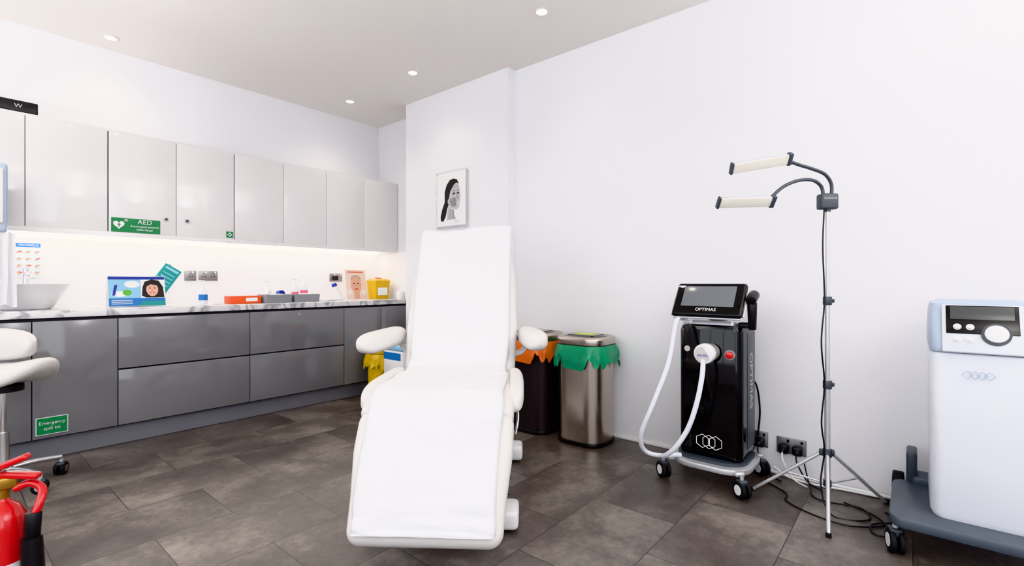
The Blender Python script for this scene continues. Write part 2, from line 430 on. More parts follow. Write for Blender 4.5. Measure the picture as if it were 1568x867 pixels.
calp('nose',[(.083,-.001),(.093,-.001),(.089,.016)],mat('skin_shadow_print',(200,145,120),.5),.0011)
calp('plant',ell(-.06,-.01,.026,.022),mat('leaf_print',(90,170,60),.5),.0004)
calp('bottle',[(-.145,-.03),(-.128,-.03),(-.113,.045),(-.13,.045)],M_dkblue,.0005)
for k in range(3): calp('text_line',[(-.15,-.068-.012*k),(-.03,-.068-.012*k),(-.03,-.064-.012*k),(-.15,-.064-.012*k)],M_card,.0005)
for i in range(12): cyl('ring_%d'%i,c,(.81+.0275*i,4.318,CT+.218),(.813+.0275*i,4.318,CT+.218),.008,M_chrome,n=12)
lf=root('information_leaflet',(1.2,4.56,1.1))
Ml=Matrix.Rotation(R(33),3,'Y')
box('sheet',lf,(1.20,4.60,1.10),(.13,.003,.25),M_teal,M=Ml)
for i in range(5):
    v=Ml@Vector((0,-.003,.06-.03*i)); box('line_%d'%i,lf,(1.20+v.x,4.60+v.y,1.10+v.z),(.09,.001,.006),M_lprint,M=Ml)
v=Ml@Vector((0,-.003,.1)); box('title',lf,(1.20+v.x,4.60+v.y,1.10+v.z),(.1,.001,.018),M_lprint,M=Ml)
cyl('pin',lf,(1.24,4.6,1.225),(1.24,4.59,1.232),.008,M_grey)

def socketA(x,z,w,plug=False,n=1):
    s=root('wall_socket',(x,4.645,z))
    box('plate',s,(x,4.645,z),(w,.008,.086),M_splate,.003)
    for i in range(n):
        cx=x+(i-(n-1)/2)*.07
        for dx,dz in((0,.016),(-.011,-.006),(.011,-.006)): box('slot',s,(cx+dx,4.6405,z+dz),(.007,.002,.008),M_black)
        box('switch',s,(cx+.018,4.640,z+.028),(.01,.004,.014),M_white)
    if plug: box('plug',s,(x-.02,4.617,z-.005),(.05,.045,.05),M_black,.01)
socketA(1.397,1.142,.086); socketA(1.53,1.142,.146,n=2); socketA(2.72,1.138,.146,True,2)

def pump(name,x,y,h,r,m,lab=M_bprint):
    p=root(name,(x,y,CT))
    bh=h*.68
    lathe('bottle',p,(x,y,CT),[(0,0),(r*.95,0),(r,.005),(r,bh*.8),(r*.75,bh*.94),(r*.35,bh),(0,bh)],m)
    cyl('collar',p,(x,y,CT+bh),(x,y,CT+bh+.015),r*.38,M_white); cyl('stem',p,(x,y,CT+bh+.015),(x,y,CT+h-.01),.004,M_white)
    box('nozzle',p,(x-.012,y-.006,CT+h-.006),(.045,.014,.011),M_white,.003)
    if lab: lathe('label',p,(x,y,CT),[(r+.0006,bh*.25),(r+.0006,bh*.6)],lab)
pump('hand_sanitiser_bottle',1.397,4.35,.19,.032,M_clear)
pump('pump_bottle',1.94,4.45,.19,.03,M_white,None)
pump('pink_soap_bottle',2.20,4.47,.21,.032,M_clear,M_pink)
pump('pink_soap_bottle',2.287,4.47,.25,.034,M_clear,M_pink)
bxo=root('glove_box',(1.655,4.25,CT))
box('carton',bxo,(1.655,4.25,CT+.032),(.24,.12,.062),M_orange,.003)
box('label',bxo,(1.70,4.1895,CT+.034),(.09,.001,.03),M_card); cyl('slot',bxo,(1.655,4.25,CT+.062),(1.655,4.25,CT+.064),.03,M_dgrey)
tl=root('tweezer_set',(1.46,4.22,CT))
for i in range(2): box('arm_%d'%i,tl,(1.46,4.22+.012*i,CT+.004),(.14,.006,.006),M_chrome,.002,M=Matrix.Rotation(.15*i,3,'Z'))
def tray(x0,x1):
    t=root('storage_tray',((x0+x1)/2,4.24,CT)); cx=(x0+x1)/2; hw=(x1-x0)/2
    prism('shell',t,(cx,4.24),hw-.006,.075,.012,[(CT,0),(CT+.07,.006),(CT+.071,.003),(CT+.008,-.004)],M_grey)
    box('contents',t,(cx,4.24,CT+.03),(hw*1.6,.12,.045),M_dgrey,.008)
    box('wipes_pack',t,(cx+.02,4.25,CT+.06),(hw*.8,.08,.03),M_card,.008)
tray(1.79,2.03); tray(2.045,2.285)
bl=root('blue_tape_dispenser',(2.04,4.42,CT))
box('body',bl,(2.04,4.42,CT+.03),(.10,.06,.06),M_dkblue,.02); cyl('roll',bl,(2.04,4.39,CT+.075),(2.04,4.45,CT+.075),.028,M_dkblue)
th=root('ultrasound_probe_stand',(2.58,4.36,CT))
cyl('foot',th,(2.60,4.36,CT),(2.60,4.36,CT+.012),.045,M_white,bev=.003)
cyl('probe_body',th,(2.61,4.36,CT+.012),(2.54,4.36,CT+.14),.018,M_white,r2=.026); cyl('probe_head',th,(2.54,4.36,CT+.14),(2.53,4.36,CT+.165),.028,M_dkblue,r2=.02)
sl=root('stacked_leaflets',(2.42,4.3,CT))
for i in range(4): box('sheet_%d'%i,sl,(2.42+.004*i,4.3,CT+.003+.004*i),(.15,.21,.0035),M_card,M=Matrix.Rotation(.1*i,3,'Z'))
fb=root('skincare_display_card',(2.846,4.47,CT))
Mf=Matrix.Rotation(R(-9),3,'X')
box('card',fb,(2.846,4.47,CT+.153),(.235,.004,.305),mat('cream_print',(236,216,206),.4),M=Mf)
box('strut',fb,(2.846,4.52,CT+.13),(.05,.003,.26),M_card,M=Matrix.Rotation(R(12),3,'X'))
def fp(name,pts,m,off):
    vs=[]
    for x,z in pts:
        v=Mf@Vector((x,-.0026-off,z)); vs.append((2.846+v.x,4.47+v.y,CT+.153+v.z))
    me=bpy.data.meshes.new(name); me.from_pydata(vs,[],[tuple(range(len(vs)))]); me.update(); finish(name,fb,me,m,False)
fp('neck',[(-.035,-.15),(.035,-.15),(.03,-.06),(-.03,-.06)],M_skin,.0002)
fp('face',ell(0,-.005,.062,.085),M_skin,.0005); fp('hair',ell(0,.055,.06,.045),mat('grey_hair',(190,170,150),.5),.0003)
for sx in(-1,1): fp('eye',ell(sx*.024,.01,.011,.005),M_hair,.001)
fp('mouth',ell(0,-.048,.019,.006),M_red,.001); fp('nose',[(-.007,-.02),(.007,-.02),(0,.01)],mat('skin_shadow_print',(200,145,120),.5),.001)
fp('title',[(-.09,.125),(.09,.125),(.09,.135),(-.09,.135)],M_orange,.001)
for q in(-1,1): fp('note_lines',[(q*.085-.02,-.1),(q*.085+.02,-.1),(q*.085+.02,-.06),(q*.085-.02,-.06)],M_card,.001)
sb=root('sharps_bin',(3.085,4.42,CT))
prism('tub',sb,(3.085,4.42),.095,.075,.02,[(CT,-.008),(CT+.17,.004)],M_yel); prism('lid',sb,(3.085,4.42),.103,.083,.024,[(CT+.17,0),(CT+.195,0),(CT+.215,-.03)],M_yel)
box('label',sb,(3.085,4.3425,CT+.08),(.12,.002,.08),M_card); cyl('port',sb,(3.085,4.42,CT+.215),(3.085,4.42,CT+.225),.035,M_orange)
cb=root('cotton_wool_jar',(3.15,4.12,CT))
lathe('jar',cb,(3.15,4.12,CT),[(0,0),(.038,0),(.046,.03),(.044,.065),(.03,.085),(0,.092)],M_white)

# ------------------------------------------------------------ portrait on pier
po=root('anatomical_portrait',(3.0,3.175,1.83))
box('acrylic_panel',po,(2.985,3.175,1.83),(.005,.405,.52),M_acryl)
box('print',po,(2.9812,3.175,1.83),(.002,.365,.48),M_card)
for y in(2.99,3.36):
    for z in(1.59,2.07): cyl('standoff',po,(3.0,y,z),(2.978,y,z),.009,M_chrome)
def pp(name,pts,m,o): polyB(name,po,[(3.175-a,1.83+b_) for a,b_ in pts],2.9798-o,m)
M_sk=mat('sketch_mid_grey',(160,158,160),.5,var=.2,scale=40)
pp('hair_back',[(-.085,-.02),(-.085,.07),(-.06,.13),(-.02,.17),(.03,.18),(.075,.165),(.095,.13),(.02,.06),(-.02,-.03),(-.05,-.08),(-.07,-.15),(-.1,-.195),(-.135,-.19),(-.14,-.15),(-.12,-.09)],M_hair,0)
pp('neck',[(-.035,-.05),(.01,-.09),(.035,-.1),(.04,-.15),(.07,-.185),(-.06,-.185),(-.05,-.12)],M_lgrey,.0002)
pp('face',[(-.045,-.03),(-.04,.05),(.0,.115),(.05,.145),(.09,.13),(.108,.09),(.11,.05),(.122,.005),(.112,-.005),(.112,-.03),(.106,-.05),(.10,-.08),(.075,-.1),(.035,-.095),(-.01,-.07)],M_lgrey,.0004)
pp('cheek_muscle',[(-.03,-.02),(.02,.015),(.06,.005),(.07,-.03),(.05,-.075),(.01,-.06)],M_sk,.0006)
for k in range(6):
    x0=-.02+.014*k; pp('muscle_line_%d'%k,[(x0,.005),(x0+.004,.007),(x0+.03,-.07),(x0+.025,-.072)],M_ink,.0009)
for k in range(4):
    pp('brow_line_%d'%k,[(.0+.02*k,.085),(.003+.02*k,.085),(.012+.02*k,.12),(.009+.02*k,.121)],M_ink,.0009)
for k in range(4):
    pp('neck_line_%d'%k,[(-.03+.018*k,-.09),(-.026+.018*k,-.09),(-.02+.02*k,-.18),(-.026+.02*k,-.18)],M_ink,.0005)
pp('teeth',[(.062,-.04),(.104,-.038),(.10,-.058),(.066,-.06)],M_card,.0010)
pp('teeth_gap',[(.062,-.048),(.102,-.046),(.102,-.05),(.063,-.052)],M_hair,.0012)
for ex_ in(.035,.088):
    pp('eye_socket',ell(ex_,.045,.022,.014),M_sk,.0006); pp('eye',ell(ex_,.045,.015,.006),M_hair,.0010)
    pp('brow',[(ex_-.022,.066),(ex_,.075),(ex_+.018,.07),(ex_,.069)],M_hair,.0010)
pp('nose_side',[(.07,.05),(.10,.0),(.082,-.014),(.07,.0)],M_sk,.0007)
pp('fringe',[(-.06,.0),(-.06,.09),(-.02,.15),(.04,.172),(.085,.15),(.03,.12),(-.01,.07),(-.03,.0)],M_hair,.0011)
pp('signature',[(.05,-.205),(.1,-.2),(.1,-.203),(.05,-.208)],M_ink,.0005)

# ------------------------------------------------------------ treatment chair
ch=root('treatment_chair',(1.657,1.762,0),R(37.25-90),True)
def pad(name,path,hws,ht,m,e=.035,rad=.04,res=30,crown=.0):
    P=spline([(0,y,z) for y,z in path],12)
    S=[0]
    for i in range(1,len(P)): S.append(S[-1]+(P[i]-P[i-1]).length)
    L=S[-1]; rings=[]
    ds=[e*(1-math.cos(math.pi/2*q/7)) for q in range(0,8)]
    dl=ds+[e+(L-2*e)*i/res for i in range(1,res)]+[L-d for d in reversed(ds)]
    for s in dl:
        s=min(max(s,0),L)
        i=max(j for j in range(len(S)) if S[j]<=s+1e-9); i=min(i,len(P)-2)
        t=(s-S[i])/(S[i+1]-S[i]); p=P[i].lerp(P[i+1],t)
        i0=max(i-1,0);i1=min(i+2,len(P)-1); tg=(P[i1]-P[i0]).normalized(); nrm=Vector((0,-tg.z,tg.y))
        q=s/L*(len(hws)-1); k=min(int(q),len(hws)-2); hw=hws[k]+(hws[k+1]-hws[k])*(q-k)
        dd=min(s,L-s,e); f=math.sqrt(max(0,1-((e-dd)/e)**2)); f=max(f,.05)
        h2=ht*f; w2=hw-(1-f)*e
        rings.append([p+Vector((x,0,0))+nrm*(zz+(crown*(1-(x/hw)**2)*f if zz>0 else 0)) for x,zz in rrect(w2,h2,min(rad,h2*.95),6)])
    return loft(name,ch,rings,m,ang=70)
pad('leg_rest',[(-.622,.105),(-.55,.225),(-.43,.42),(-.350,.525)],[.290,.302,.322,.325],.055,M_vinyl,e=.05,rad=.05,crown=.008)
pad('seat',[(-.385,.495),(-.31,.548),(-.2,.56),(.0,.558),(.27,.56)],[.322,.322,.322,.31,.30],.055,M_vinyl,crown=.006)
pad('backrest',[(.235,.55),(.32,.72),(.45,1.0),(.60,1.33)],[.30,.315,.305,.265],.055,M_vinyl,e=.05,rad=.05,crown=.006)
pad('backrest_shell',[(.33,.60),(.50,.98),(.62,1.25)],[.24,.25,.22],.04,M_white)
for sgn in(-1,1):
    pts=spline([(sgn*.30,.22,.59),(sgn*.318,.05,.582),(sgn*.325,-.18,.578),(sgn*.322,-.32,.555)],8); rings=[]
    for i,p in enumerate(pts):
        f=math.sqrt(max(.01,1-abs(2*i/(len(pts)-1)-1)**5))
        rings.append([p+Vector((x*f,0,z*f)) for x,z in rrect(.036,.05,.03,5)])
    loft('seat_bolster_%d'%(sgn+2),ch,rings,M_vinyl,ang=80)
def paper(name,path,hws,cols=36,res=16):
    P=spline([(0,y,z) for y,z in path],res); rings=[]
    n=len(P)
    for i,p in enumerate(P):
        t=(P[min(i+1,n-1)]-P[max(i-1,0)]).normalized(); nr=Vector((0,-t.z,t.y))
        q=i/(n-1)*(len(hws)-1);k=min(int(q),len(hws)-2);hw=hws[k]+(hws[k+1]-hws[k])*(q-k)
        row=[]
        for j in range(cols+1):
            a=-1+2*j/cols; x=a*hw+.004*math.sin(i*.13)
            wv=.009*noise.noise(Vector((x*5,i*.08,3)))+.007*noise.noise(Vector((x*9+i*.06,i*.16,7)))
            drop=-.03*max(0,abs(a)-.92)/.08
            top=max(0,(i-(n-8))/8)
            row.append(p+Vector((x,0,0))+nr*(.009+wv+drop*0.5)+t*(.032*a*top+.008*math.sin(a*5)*top))
        rings.append(row)
    o=loft(name,ch,rings,M_paper,cap=False,closed=False,ang=80)
    sm=o.modifiers.new('thick','SOLIDIFY'); sm.thickness=.0015
    return o
paper('paper_cover',[(-.662,.165),(-.645,.205),(-.60,.285),(-.48,.475),(-.41,.575),(-.335,.618),(-.2,.63),(.0,.629),(.13,.63),(.195,.658),(.238,.74),(.375,1.02),(.525,1.345),(.550,1.405)],
      [.264,.266,.27,.275,.28,.28,.28,.275,.268,.264,.27,.275,.275,.272])
for sgn in(-1,1):
    p0=Vector((sgn*.35,.42,.785)); p1=Vector((-.485,.06,.755))
    if sgn>0: p1=Vector((.44,.10,.775))
    d=(p1-p0); L=d.length; d.normalize(); sd=d.cross(Vector((0,0,1))).normalized(); up=sd.cross(d)
    rings=[]
    for k in range(25):
        s=.5-.5*math.cos(math.pi*k/24); f=math.sqrt(max(.004,1-abs(2*s-1)**5)); w_=.058*(.85+.25*s)
        rings.append([p0+d*(L*s)+sd*x*f+up*y*f for x,y in rrect(w_,.055,.045,6)])
    loft('armrest_%d'%(sgn+2),ch,rings,M_vinyl,ang=80)
    tube('armrest_bracket_%d'%(sgn+2),ch,[(sgn*.24,.40,.66),(sgn*.33,.42,.68),(sgn*.36,.41,.72),(sgn*.365,.38,.75)],.016,M_white)
prism('column',ch,(0,.16),.17,.24,.05,(.09,.50),M_white,edge=.015)
prism('column_upper',ch,(0,.05),.23,.30,.05,(.44,.508),M_white,edge=.01)
box('spine_beam',ch,(0,.18,.07),(.22,.80,.06),M_white,.015)
for y in(-.22,.60):
    box('cross_beam',ch,(0,y,.065),(.52,.10,.06),M_white,.02)
    for sx in(-1,1):
        box('foot_pad',ch,(sx*.285,y-.02,.055),(.11,.15,.085),M_white,.022)
        cyl('foot_glide',ch,(sx*.285,y-.02,.0),(sx*.285,y-.02,.014),.03,M_rubber)
for sx in(-1,1):
    box('leg_rest_rail',ch,(sx*.2,-.42,.36),(.03,.03,.40),M_alu,.006,M=Matrix.Rotation(R(-32),3,'X'))
    tube('side_lever',ch,[(sx*.30,.0,.50),(sx*.325,-.02,.47),(sx*.33,-.06,.42),(sx*.32,-.08,.36)],.007,M_chrome)
    cyl('hinge_knob',ch,(sx*.27,.29,.58),(sx*.315,.29,.58),.03,M_grey)
    for k in range(2): cyl('leg_rest_bolt',ch,(sx*.29,-.50+.03*k,.26+.05*k),(sx*.317,-.50+.03*k,.26+.05*k),.005,M_dgrey)
box('pedal_bar',ch,(0,-.33,.05),(.3,.03,.02),M_dgrey,.006)

# ------------------------------------------------------------ bins
def bin_(name,cx,cy,body,bag,h=.72,hx=.155,hy=.17,stick=None,r=.11,lidm=M_steel,fl=.018):
    b=root(name,(cx,cy,0))
    prism('foot_ring',b,(cx,cy),hx+.004,hy+.004,r,(0,.03),M_black,k=10,edge=.006)
    prism('body',b,(cx,cy),hx,hy,r,[(.03,-.004),(h-.11,0)],body,k=10)
    prism('rim',b,(cx,cy),hx+.012,hy+.012,r,[(h-.11,-.012),(h-.095,0),(h-.055,0),(h-.05,-.008)],M_black,k=10)
    prism('lid_frame',b,(cx,cy),hx+.010,hy+.010,r,[(h-.05,-.004),(h-.02,0),(h-.006,-.004),(h,-.012),(h+.002,-.024),(h-.006,-.036)],lidm,k=10)
    prism('lid_panel',b,(cx,cy),hx-.03,hy-.03,r,[(h-.02,0),(h,0),(h+.006,-.02),(h+.008,-.07)],M_gloss,k=10)
    box('lid_inlay',b,(cx+.0,cy,h+.009),(.16,.19,.004),lidm,.0015)
    if stick: 
        box('sticker',b,(cx-.01,cy,h+.0125),(.10,.13,.002),stick)
        text('sticker_text',b,'YES',(cx-.01,cy,h+.0142),.05,(0,0,R(-75)),M_card)
    base=rrect(hx+.010,hy+.010,r,14); n=len(base); rings=[]
    rnd=[.125+.065*noise.noise(Vector((i*.35,cx*3,0)))+.045*noise.noise(Vector((i*1.1,cx,4))) for i in range(n)]
    for i in range(7): rnd[n-1-i]=rnd[n-1-i]*(1-(7-i)/8)+rnd[0]*(7-i)/8
    for k in range(11):
        t=k/10; rg=[]
        for i,(x,y) in enumerate(base):
            l=math.hypot(x,y); o=.004+fl*math.sin(min(1,t*1.4)*math.pi/2)+.03*noise.noise(Vector((math.cos(i/n*6.283)*3,math.sin(i/n*6.283)*3,t*1.5+cx)))*t+.009*noise.noise(Vector((i*.9,t*1.5,cx)))*t
            o=max(o,.004)
            rg.append((cx+x+x/l*o,cy+y+y/l*o,h-.055-rnd[i]*t))
        rings.append(rg)
    loft('bag_skirt',b,rings,bag,cap=False,ang=80)
    return b
bin_('steel_waste_bin',2.895,1.735,M_steel,M_gbag,stick=M_lime)
bin_('black_waste_bin',2.90,2.165,mat('dark_bin_metal',(66,62,64),.3,.6),M_obag,fl=.010)
bin_('yellow_clinical_bin',2.72,3.86,M_ybag,M_ybag,h=.48,hx=.11,hy=.10,lidm=M_yel,r=.08)
fr=root('sample_cool_box',(2.65,3.40,0)); fx_,fy_=2.65,3.40
box('body',fr,(fx_,fy_,.26),(.28,.26,.50),M_white,.02)
for sx in(-1,1):
    for sy in (-1,1): cyl('foot',fr,(fx_+sx*.10,fy_+sy*.1,0),(fx_+sx*.10,fy_+sy*.1,.012),.015,M_black)
box('blue_band',fr,(fx_-.1415,fy_,.46),(.002,.23,.06),M_bprint); box('blue_band_side',fr,(fx_,fy_+.1315,.46),(.24,.002,.06),M_bprint)
box('blue_lid',fr,(fx_,fy_,.53),(.29,.27,.04),M_lprint,.01)
box('handle',fr,(fx_,fy_,.57),(.03,.16,.03),M_grey,.01)

# ------------------------------------------------------------ laser machine
ls=root('laser_treatment_machine',(2.81,.845,0)); cx,cy=2.81,.845
prism('chassis',ls,(cx-.015,cy),.205,.205,.13,(.098,.128),M_alu,k=8,edge=.006)
prism('chassis_skirt',ls,(cx-.005,cy),.175,.18,.11,(.128,.145),M_dgrey,k=8)
rings=[]
for z,o in((.145,-.004),(.16,0),(.82,0),(.845,-.008),(.855,-.03)):
    rg=[]
    for x,y in rrect(.145+o,.165+o,.035,8):
        if x<0: x-=.035*(1-(y/.17)**2)*min(1,-x/.1)
        rg.append((cx+.02+x,cy+y,z))
    rings.append(rg)
loft('body',ls,rings,M_gloss)
box('side_panel',ls,(cx+.05,cy-.1645,.50),(.15,.006,.62),M_dgrey,.002)
box('side_panel_far',ls,(cx+.05,cy+.1645,.50),(.15,.006,.62),M_dgrey,.002)
text('side_text',ls,'OPTIMAS',(cx+.045,cy-.1682,.55),.075,(R(90),R(90),0),M_lgrey)
prism('shoulder',ls,(cx+.01,cy),.125,.135,.05,[(.853,0),(.875,-.005),(.885,-.02)],M_alu,k=8)
for px,py,tg in((2.615,1.07,'a'),(2.60,.66,'b'),(2.985,.655,'c'),(2.985,1.07,'d')):
    box('caster_arm_'+tg,ls,((px+cx)/2,(py+cy)/2,.112),(.26,.05,.026),M_alu,.01,M=Matrix.Rotation(math.atan2(py-cy,px-cx),3,'Z'))
    caster(ls,px,py,.045,tg,rotz=.9 if tg!='d' else .2,hub=M_card)
cyl('screen_mount',ls,(cx-.02,cy-.02,.88),(cx-.06,cy-.02,.95),.05,M_dgrey)
Ms=Matrix.Rotation(R(36),3,'Y'); sc=Vector((2.66,.84,.988))
box('screen_housing',ls,sc,(.03,.36,.21),M_black,.014,M=Ms)
def onS(name,y,z,sy,sz,m,o=.016): 
    v=Ms@Vector((-o,y,z)); box(name,ls,sc+v,(.003,sy,sz),m,.001,M=Ms)
onS('display_bezel',0,.0,.335,.19,M_gloss,.0155); onS('display',0,.014,.27,.13,M_screen,.0175)
v=Ms@Vector((-.0185,0,-.072)); o=text('screen_text',ls,'OPTIMAS',sc+v,.026,(0,0,0),M_card)
o.rotation_euler=(Ms@Matrix.Rotation(R(-90),3,'Z')@Matrix.Rotation(R(90),3,'X')).to_euler()
for q in(-1,1): tube('screen_trim',ls,[sc+Ms@Vector((.010,q*.182,-.095)),sc+Ms@Vector((.010,q*.184,0)),sc+Ms@Vector((.010,q*.182,.095))],.005,M_alu)
tube('screen_trim_low',ls,[sc+Ms@Vector((.010,-.17,-.107)),sc+Ms@Vector((.010,.17,-.107))],.005,M_alu,smooth=False)
cyl('handpiece_grip',ls,(2.70,.635,.84),(2.68,.632,.98),.019,M_black,r2=.024,bev=.004)
cyl('handpiece_head',ls,(2.65,.632,.99),(2.73,.632,1.02),.026,M_black,bev=.006)
box('handpiece_holder',ls,(2.72,.665,.86),(.06,.08,.03),M_black,.01)
lathe('handpiece_cup',ls,(2.72,.99,1.02),[(0,0),(.02,.0),(.032,.02),(.034,.04),(.03,.045),(0,.045)],M_white)
cyl('cup_post',ls,(2.72,.985,.86),(2.72,.99,1.02),.012,M_white)
box('cup_bracket',ls,(2.74,.965,.86),(.05,.07,.03),M_alu,.008)
cyl('applicator_dock',ls,(2.655,.825,.715),(2.60,.83,.715),.045,M_alu)
cyl('applicator_head',ls,(2.60,.83,.715),(2.55,.835,.712),.052,M_white,bev=.008)
cyl('applicator_face',ls,(2.5495,.835,.712),(2.5475,.835,.712),.040,M_lgrey)
text('applicator_text',ls,'RE-PIX',(2.547,.835,.705),.018,TB,M_dkblue)
cyl('stop_button',ls,(2.675,.735,.705),(2.643,.733,.705),.019,M_red,bev=.004); cyl('stop_ring',ls,(2.675,.735,.705),(2.655,.734,.705),.026,M_grey)
cyl('key_switch',ls,(2.69,.958,.72),(2.668,.958,.72),.016,M_chrome)
def hexo(cy_,cz,r):
    pts=[(2.6465,cy_+r*math.cos(R(60*i+30)),cz+r*math.sin(R(60*i+30))) for i in range(7)]
    tube('logo_hexagon',ls,pts,.002,M_card,n=6,smooth=False)
for dy in(-.034,0,.034): hexo(.835+dy,.235,.036)
tube('hose_left',ls,[(2.66,.975,.885),(2.58,.985,.87),(2.47,.985,.66),(2.40,1.04,.45),(2.40,1.105,.28),(2.463,1.115,.18),(2.53,1.06,.145),(2.63,.98,.14)],.0125,M_hose)
tube('hose_right',ls,[(2.556,.835,.68),(2.505,.825,.60),(2.47,.84,.47),(2.46,.88,.34),(2.45,.94,.235),(2.47,1.0,.175),(2.54,1.04,.145),(2.63,1.02,.14)],.0125,M_hose)
tube('power_lead',ls,[(2.98,.75,.55),(3.05,.70,.50),(3.06,.68,.35),(3.055,.69,.2)],.005,M_black)

# ------------------------------------------------------------ contouring machine on the right
bt=root('body_contouring_machine',(2.69,-.195,0)); cx,cy=2.69,-.198
M_pw=mat('panel_white',(224,227,236),.3,var=.01)
prism('base_frame',bt,(2.655,cy),.245,.272,.05,(.125,.168),M_dgrey2,edge=.01)
rings=[]
for z,o in((.168,-.012),(.19,-.002),(.5,0),(.805,0),(.812,-.004)):
    rg=[]
    for x,y in rrect(.18+o,.148+o,.035,8):
        if x<0: x-=.016*(1-(y/.15)**2)*min(1,-x/.1)
        rg.append((cx+x,cy+y,z))
    rings.append(rg)
loft('body',bt,rings,M_pw)
rings=[]
for z,fx,o in((.814,0,0),(.83,0,.003),(.90,.026,.003),(.97,.052,.0),(1.0,.066,-.006),(1.010,.085,-.03)):
    rg=[]
    for x,y in rrect(.19+o,.148+o,.045,8):
        xx=x+fx*(1-(x+.19)/.38) ; rg.append((cx+xx,cy+y,z))
    rings.append(rg)
loft('console',bt,rings,M_blue)
Mc=Matrix.Rotation(R(20),3,'Y'); pc=Vector((2.522,cy,.905))
def onC(name,y,z,sy,sz,m,o=0,t=.006,bev=.002):
    v=Mc@Vector((-o,y,z)); return box(name,bt,pc+v,(t,sy,sz),m,bev,M=Mc)
onC('console_silver',0,-.0,.225,.19,mat('pale_silver',(214,218,226),.3,.15),.003,.012,.005)
onC('console_black',0,.034,.20,.112,M_gloss,.009,.006)
onC('display',0,.06,.175,.052,M_screen2,.0125,.002,.0005)
for y in(.068,.032):
    for z in(.004,-.044):
        a=pc+Mc@Vector((-.008,y,z)); b_=pc+Mc@Vector((-.02,y,z)); cyl('knob',bt,a,b_,.009,M_white,bev=.002)
        cyl('knob_ring',bt,a,a+(b_-a)*.5,.012,M_chrome)
a=pc+Mc@Vector((-.006,-.038,-.022)); b_=pc+Mc@Vector((-.03,-.038,-.022))
cyl('dial_ring',bt,a,a+(b_-a)*.6,.041,M_dgrey); cyl('dial',bt,a,b_,.033,M_white,bev=.005)
for dy in(-.03,-.01,.01,.03):
    s_=.015; X0=cx-.198
    tube('logo_diamond',bt,[(X0,cy+.01+dy-s_,.735),(X0,cy+.01+dy,.735+s_),(X0,cy+.01+dy+s_,.735),(X0,cy+.01+dy,.735-s_),(X0,cy+.01+dy-s_,.735)],.0015,M_blue,n=6,smooth=False)
caster(bt,2.475,.055,.048,'a',.3,M_white); caster(bt,2.475,-.44,.048,'b',.3,M_white)
for i,(yy) in enumerate((.055,-.45)):
    cyl('rear_tyre_%d'%i,bt,(2.98,yy-.022,.087),(2.98,yy+.022,.087),.087,M_rubber,bev=.008)
    cyl('rear_rim_%d'%i,bt,(2.98,yy-.0235,.087),(2.98,yy+.0235,.087),.063,M_dgrey)
    cyl('rear_hub_%d'%i,bt,(2.98,yy-.026,.087),(2.98,yy+.026,.087),.05,mat('hub_pale',(205,214,212),.4))
box('rear_axle',bt,(2.98,cy,.087),(.03,.44,.03),M_dgrey,.005)
box('rear_frame',bt,(2.93,cy,.17),(.12,.40,.05),M_dgrey2,.01)
box('rear_bracket',bt,(2.95,.005,.22),(.14,.04,.16),M_dgrey,.012)

# ------------------------------------------------------------ LED lamp on tripod
lp=root('tripod_led_lamp',(2.74,.315,0)); C=Vector((2.74,.315,0)); rt=Vector((.638,-.770,0)); fw=Vector((.770,.638,0))
cyl('pole_low',lp,C+Vector((0,0,.12)),C+Vector((0,0,.62)),.0125,M_alu)
cyl('pole_mid',lp,C+Vector((0,0,.6)),C+Vector((0,0,1.0)),.0105,M_alu)
cyl('pole_top',lp,C+Vector((0,0,.98)),C+Vector((0,0,1.44)),.0085,M_alu)
for z in(.27,.595,.995):
    cyl('collar',lp,C+Vector((0,0,z-.02)),C+Vector((0,0,z+.02)),.019,M_dgrey,bev=.003)
    box('clamp_knob',lp,C+rt*.022+Vector((0,0,z)),(.022,.022,.018),M_dgrey,.005)
cyl('lower_collar',lp,C+Vector((0,0,.11)),C+Vector((0,0,.14)),.017,M_dgrey)
for fx,fy in((2.44,.276),(2.738,.646),(2.99,.10)):
    F=Vector((fx,fy,.006)); d=(F-C); d.z=0; dn=d.normalized()
    tube('leg',lp,[C+dn*.02+Vector((0,0,.27)),F],.0085,M_alu,smooth=False)
    mid=(C+dn*.02+Vector((0,0,.27))).lerp(F,.5)
    tube('brace',lp,[C+dn*.015+Vector((0,0,.125)),mid],.005,M_alu,smooth=False)
    cyl('foot_tip',lp,F-Vector((0,0,.006)),F+Vector((0,0,.012)),.011,M_rubber)
    box('hinge',lp,C+dn*.024+Vector((0,0,.268)),(.02,.02,.03),M_dgrey,.004)
cyl('bracket_neck',lp,C+Vector((0,0,1.42)),C+Vector((0,0,1.45)),.014,M_dgrey)
Mz=Matrix.Rotation(R(-50.35),3,'Z')
box('control_box',lp,C+Vector((0,0,1.468)),(.082,.05,.075),M_dgrey,.01,M=Mz)
text('control_text',lp,'GLAMCOR',C-fw*.0255+Vector((0,0,1.48)),.013,(R(90),0,R(-50.35)),M_lgrey)
def Q(s,t,z): return C+rt*s+fw*t+Vector((0,0,z))
tube('gooseneck_a',lp,[Q(.02,0,1.50),Q(.018,0,1.555),Q(-.02,-.01,1.598),Q(-.09,-.02,1.622),Q(-.15,-.03,1.636),Q(-.215,-.04,1.655)],.008,M_dgrey)
tube('gooseneck_b',lp,[Q(-.02,0,1.50),Q(-.03,0,1.542),Q(-.085,-.02,1.567),Q(-.16,-.03,1.562),Q(-.235,-.04,1.53),Q(-.30,-.05,1.475)],.008,M_dgrey)
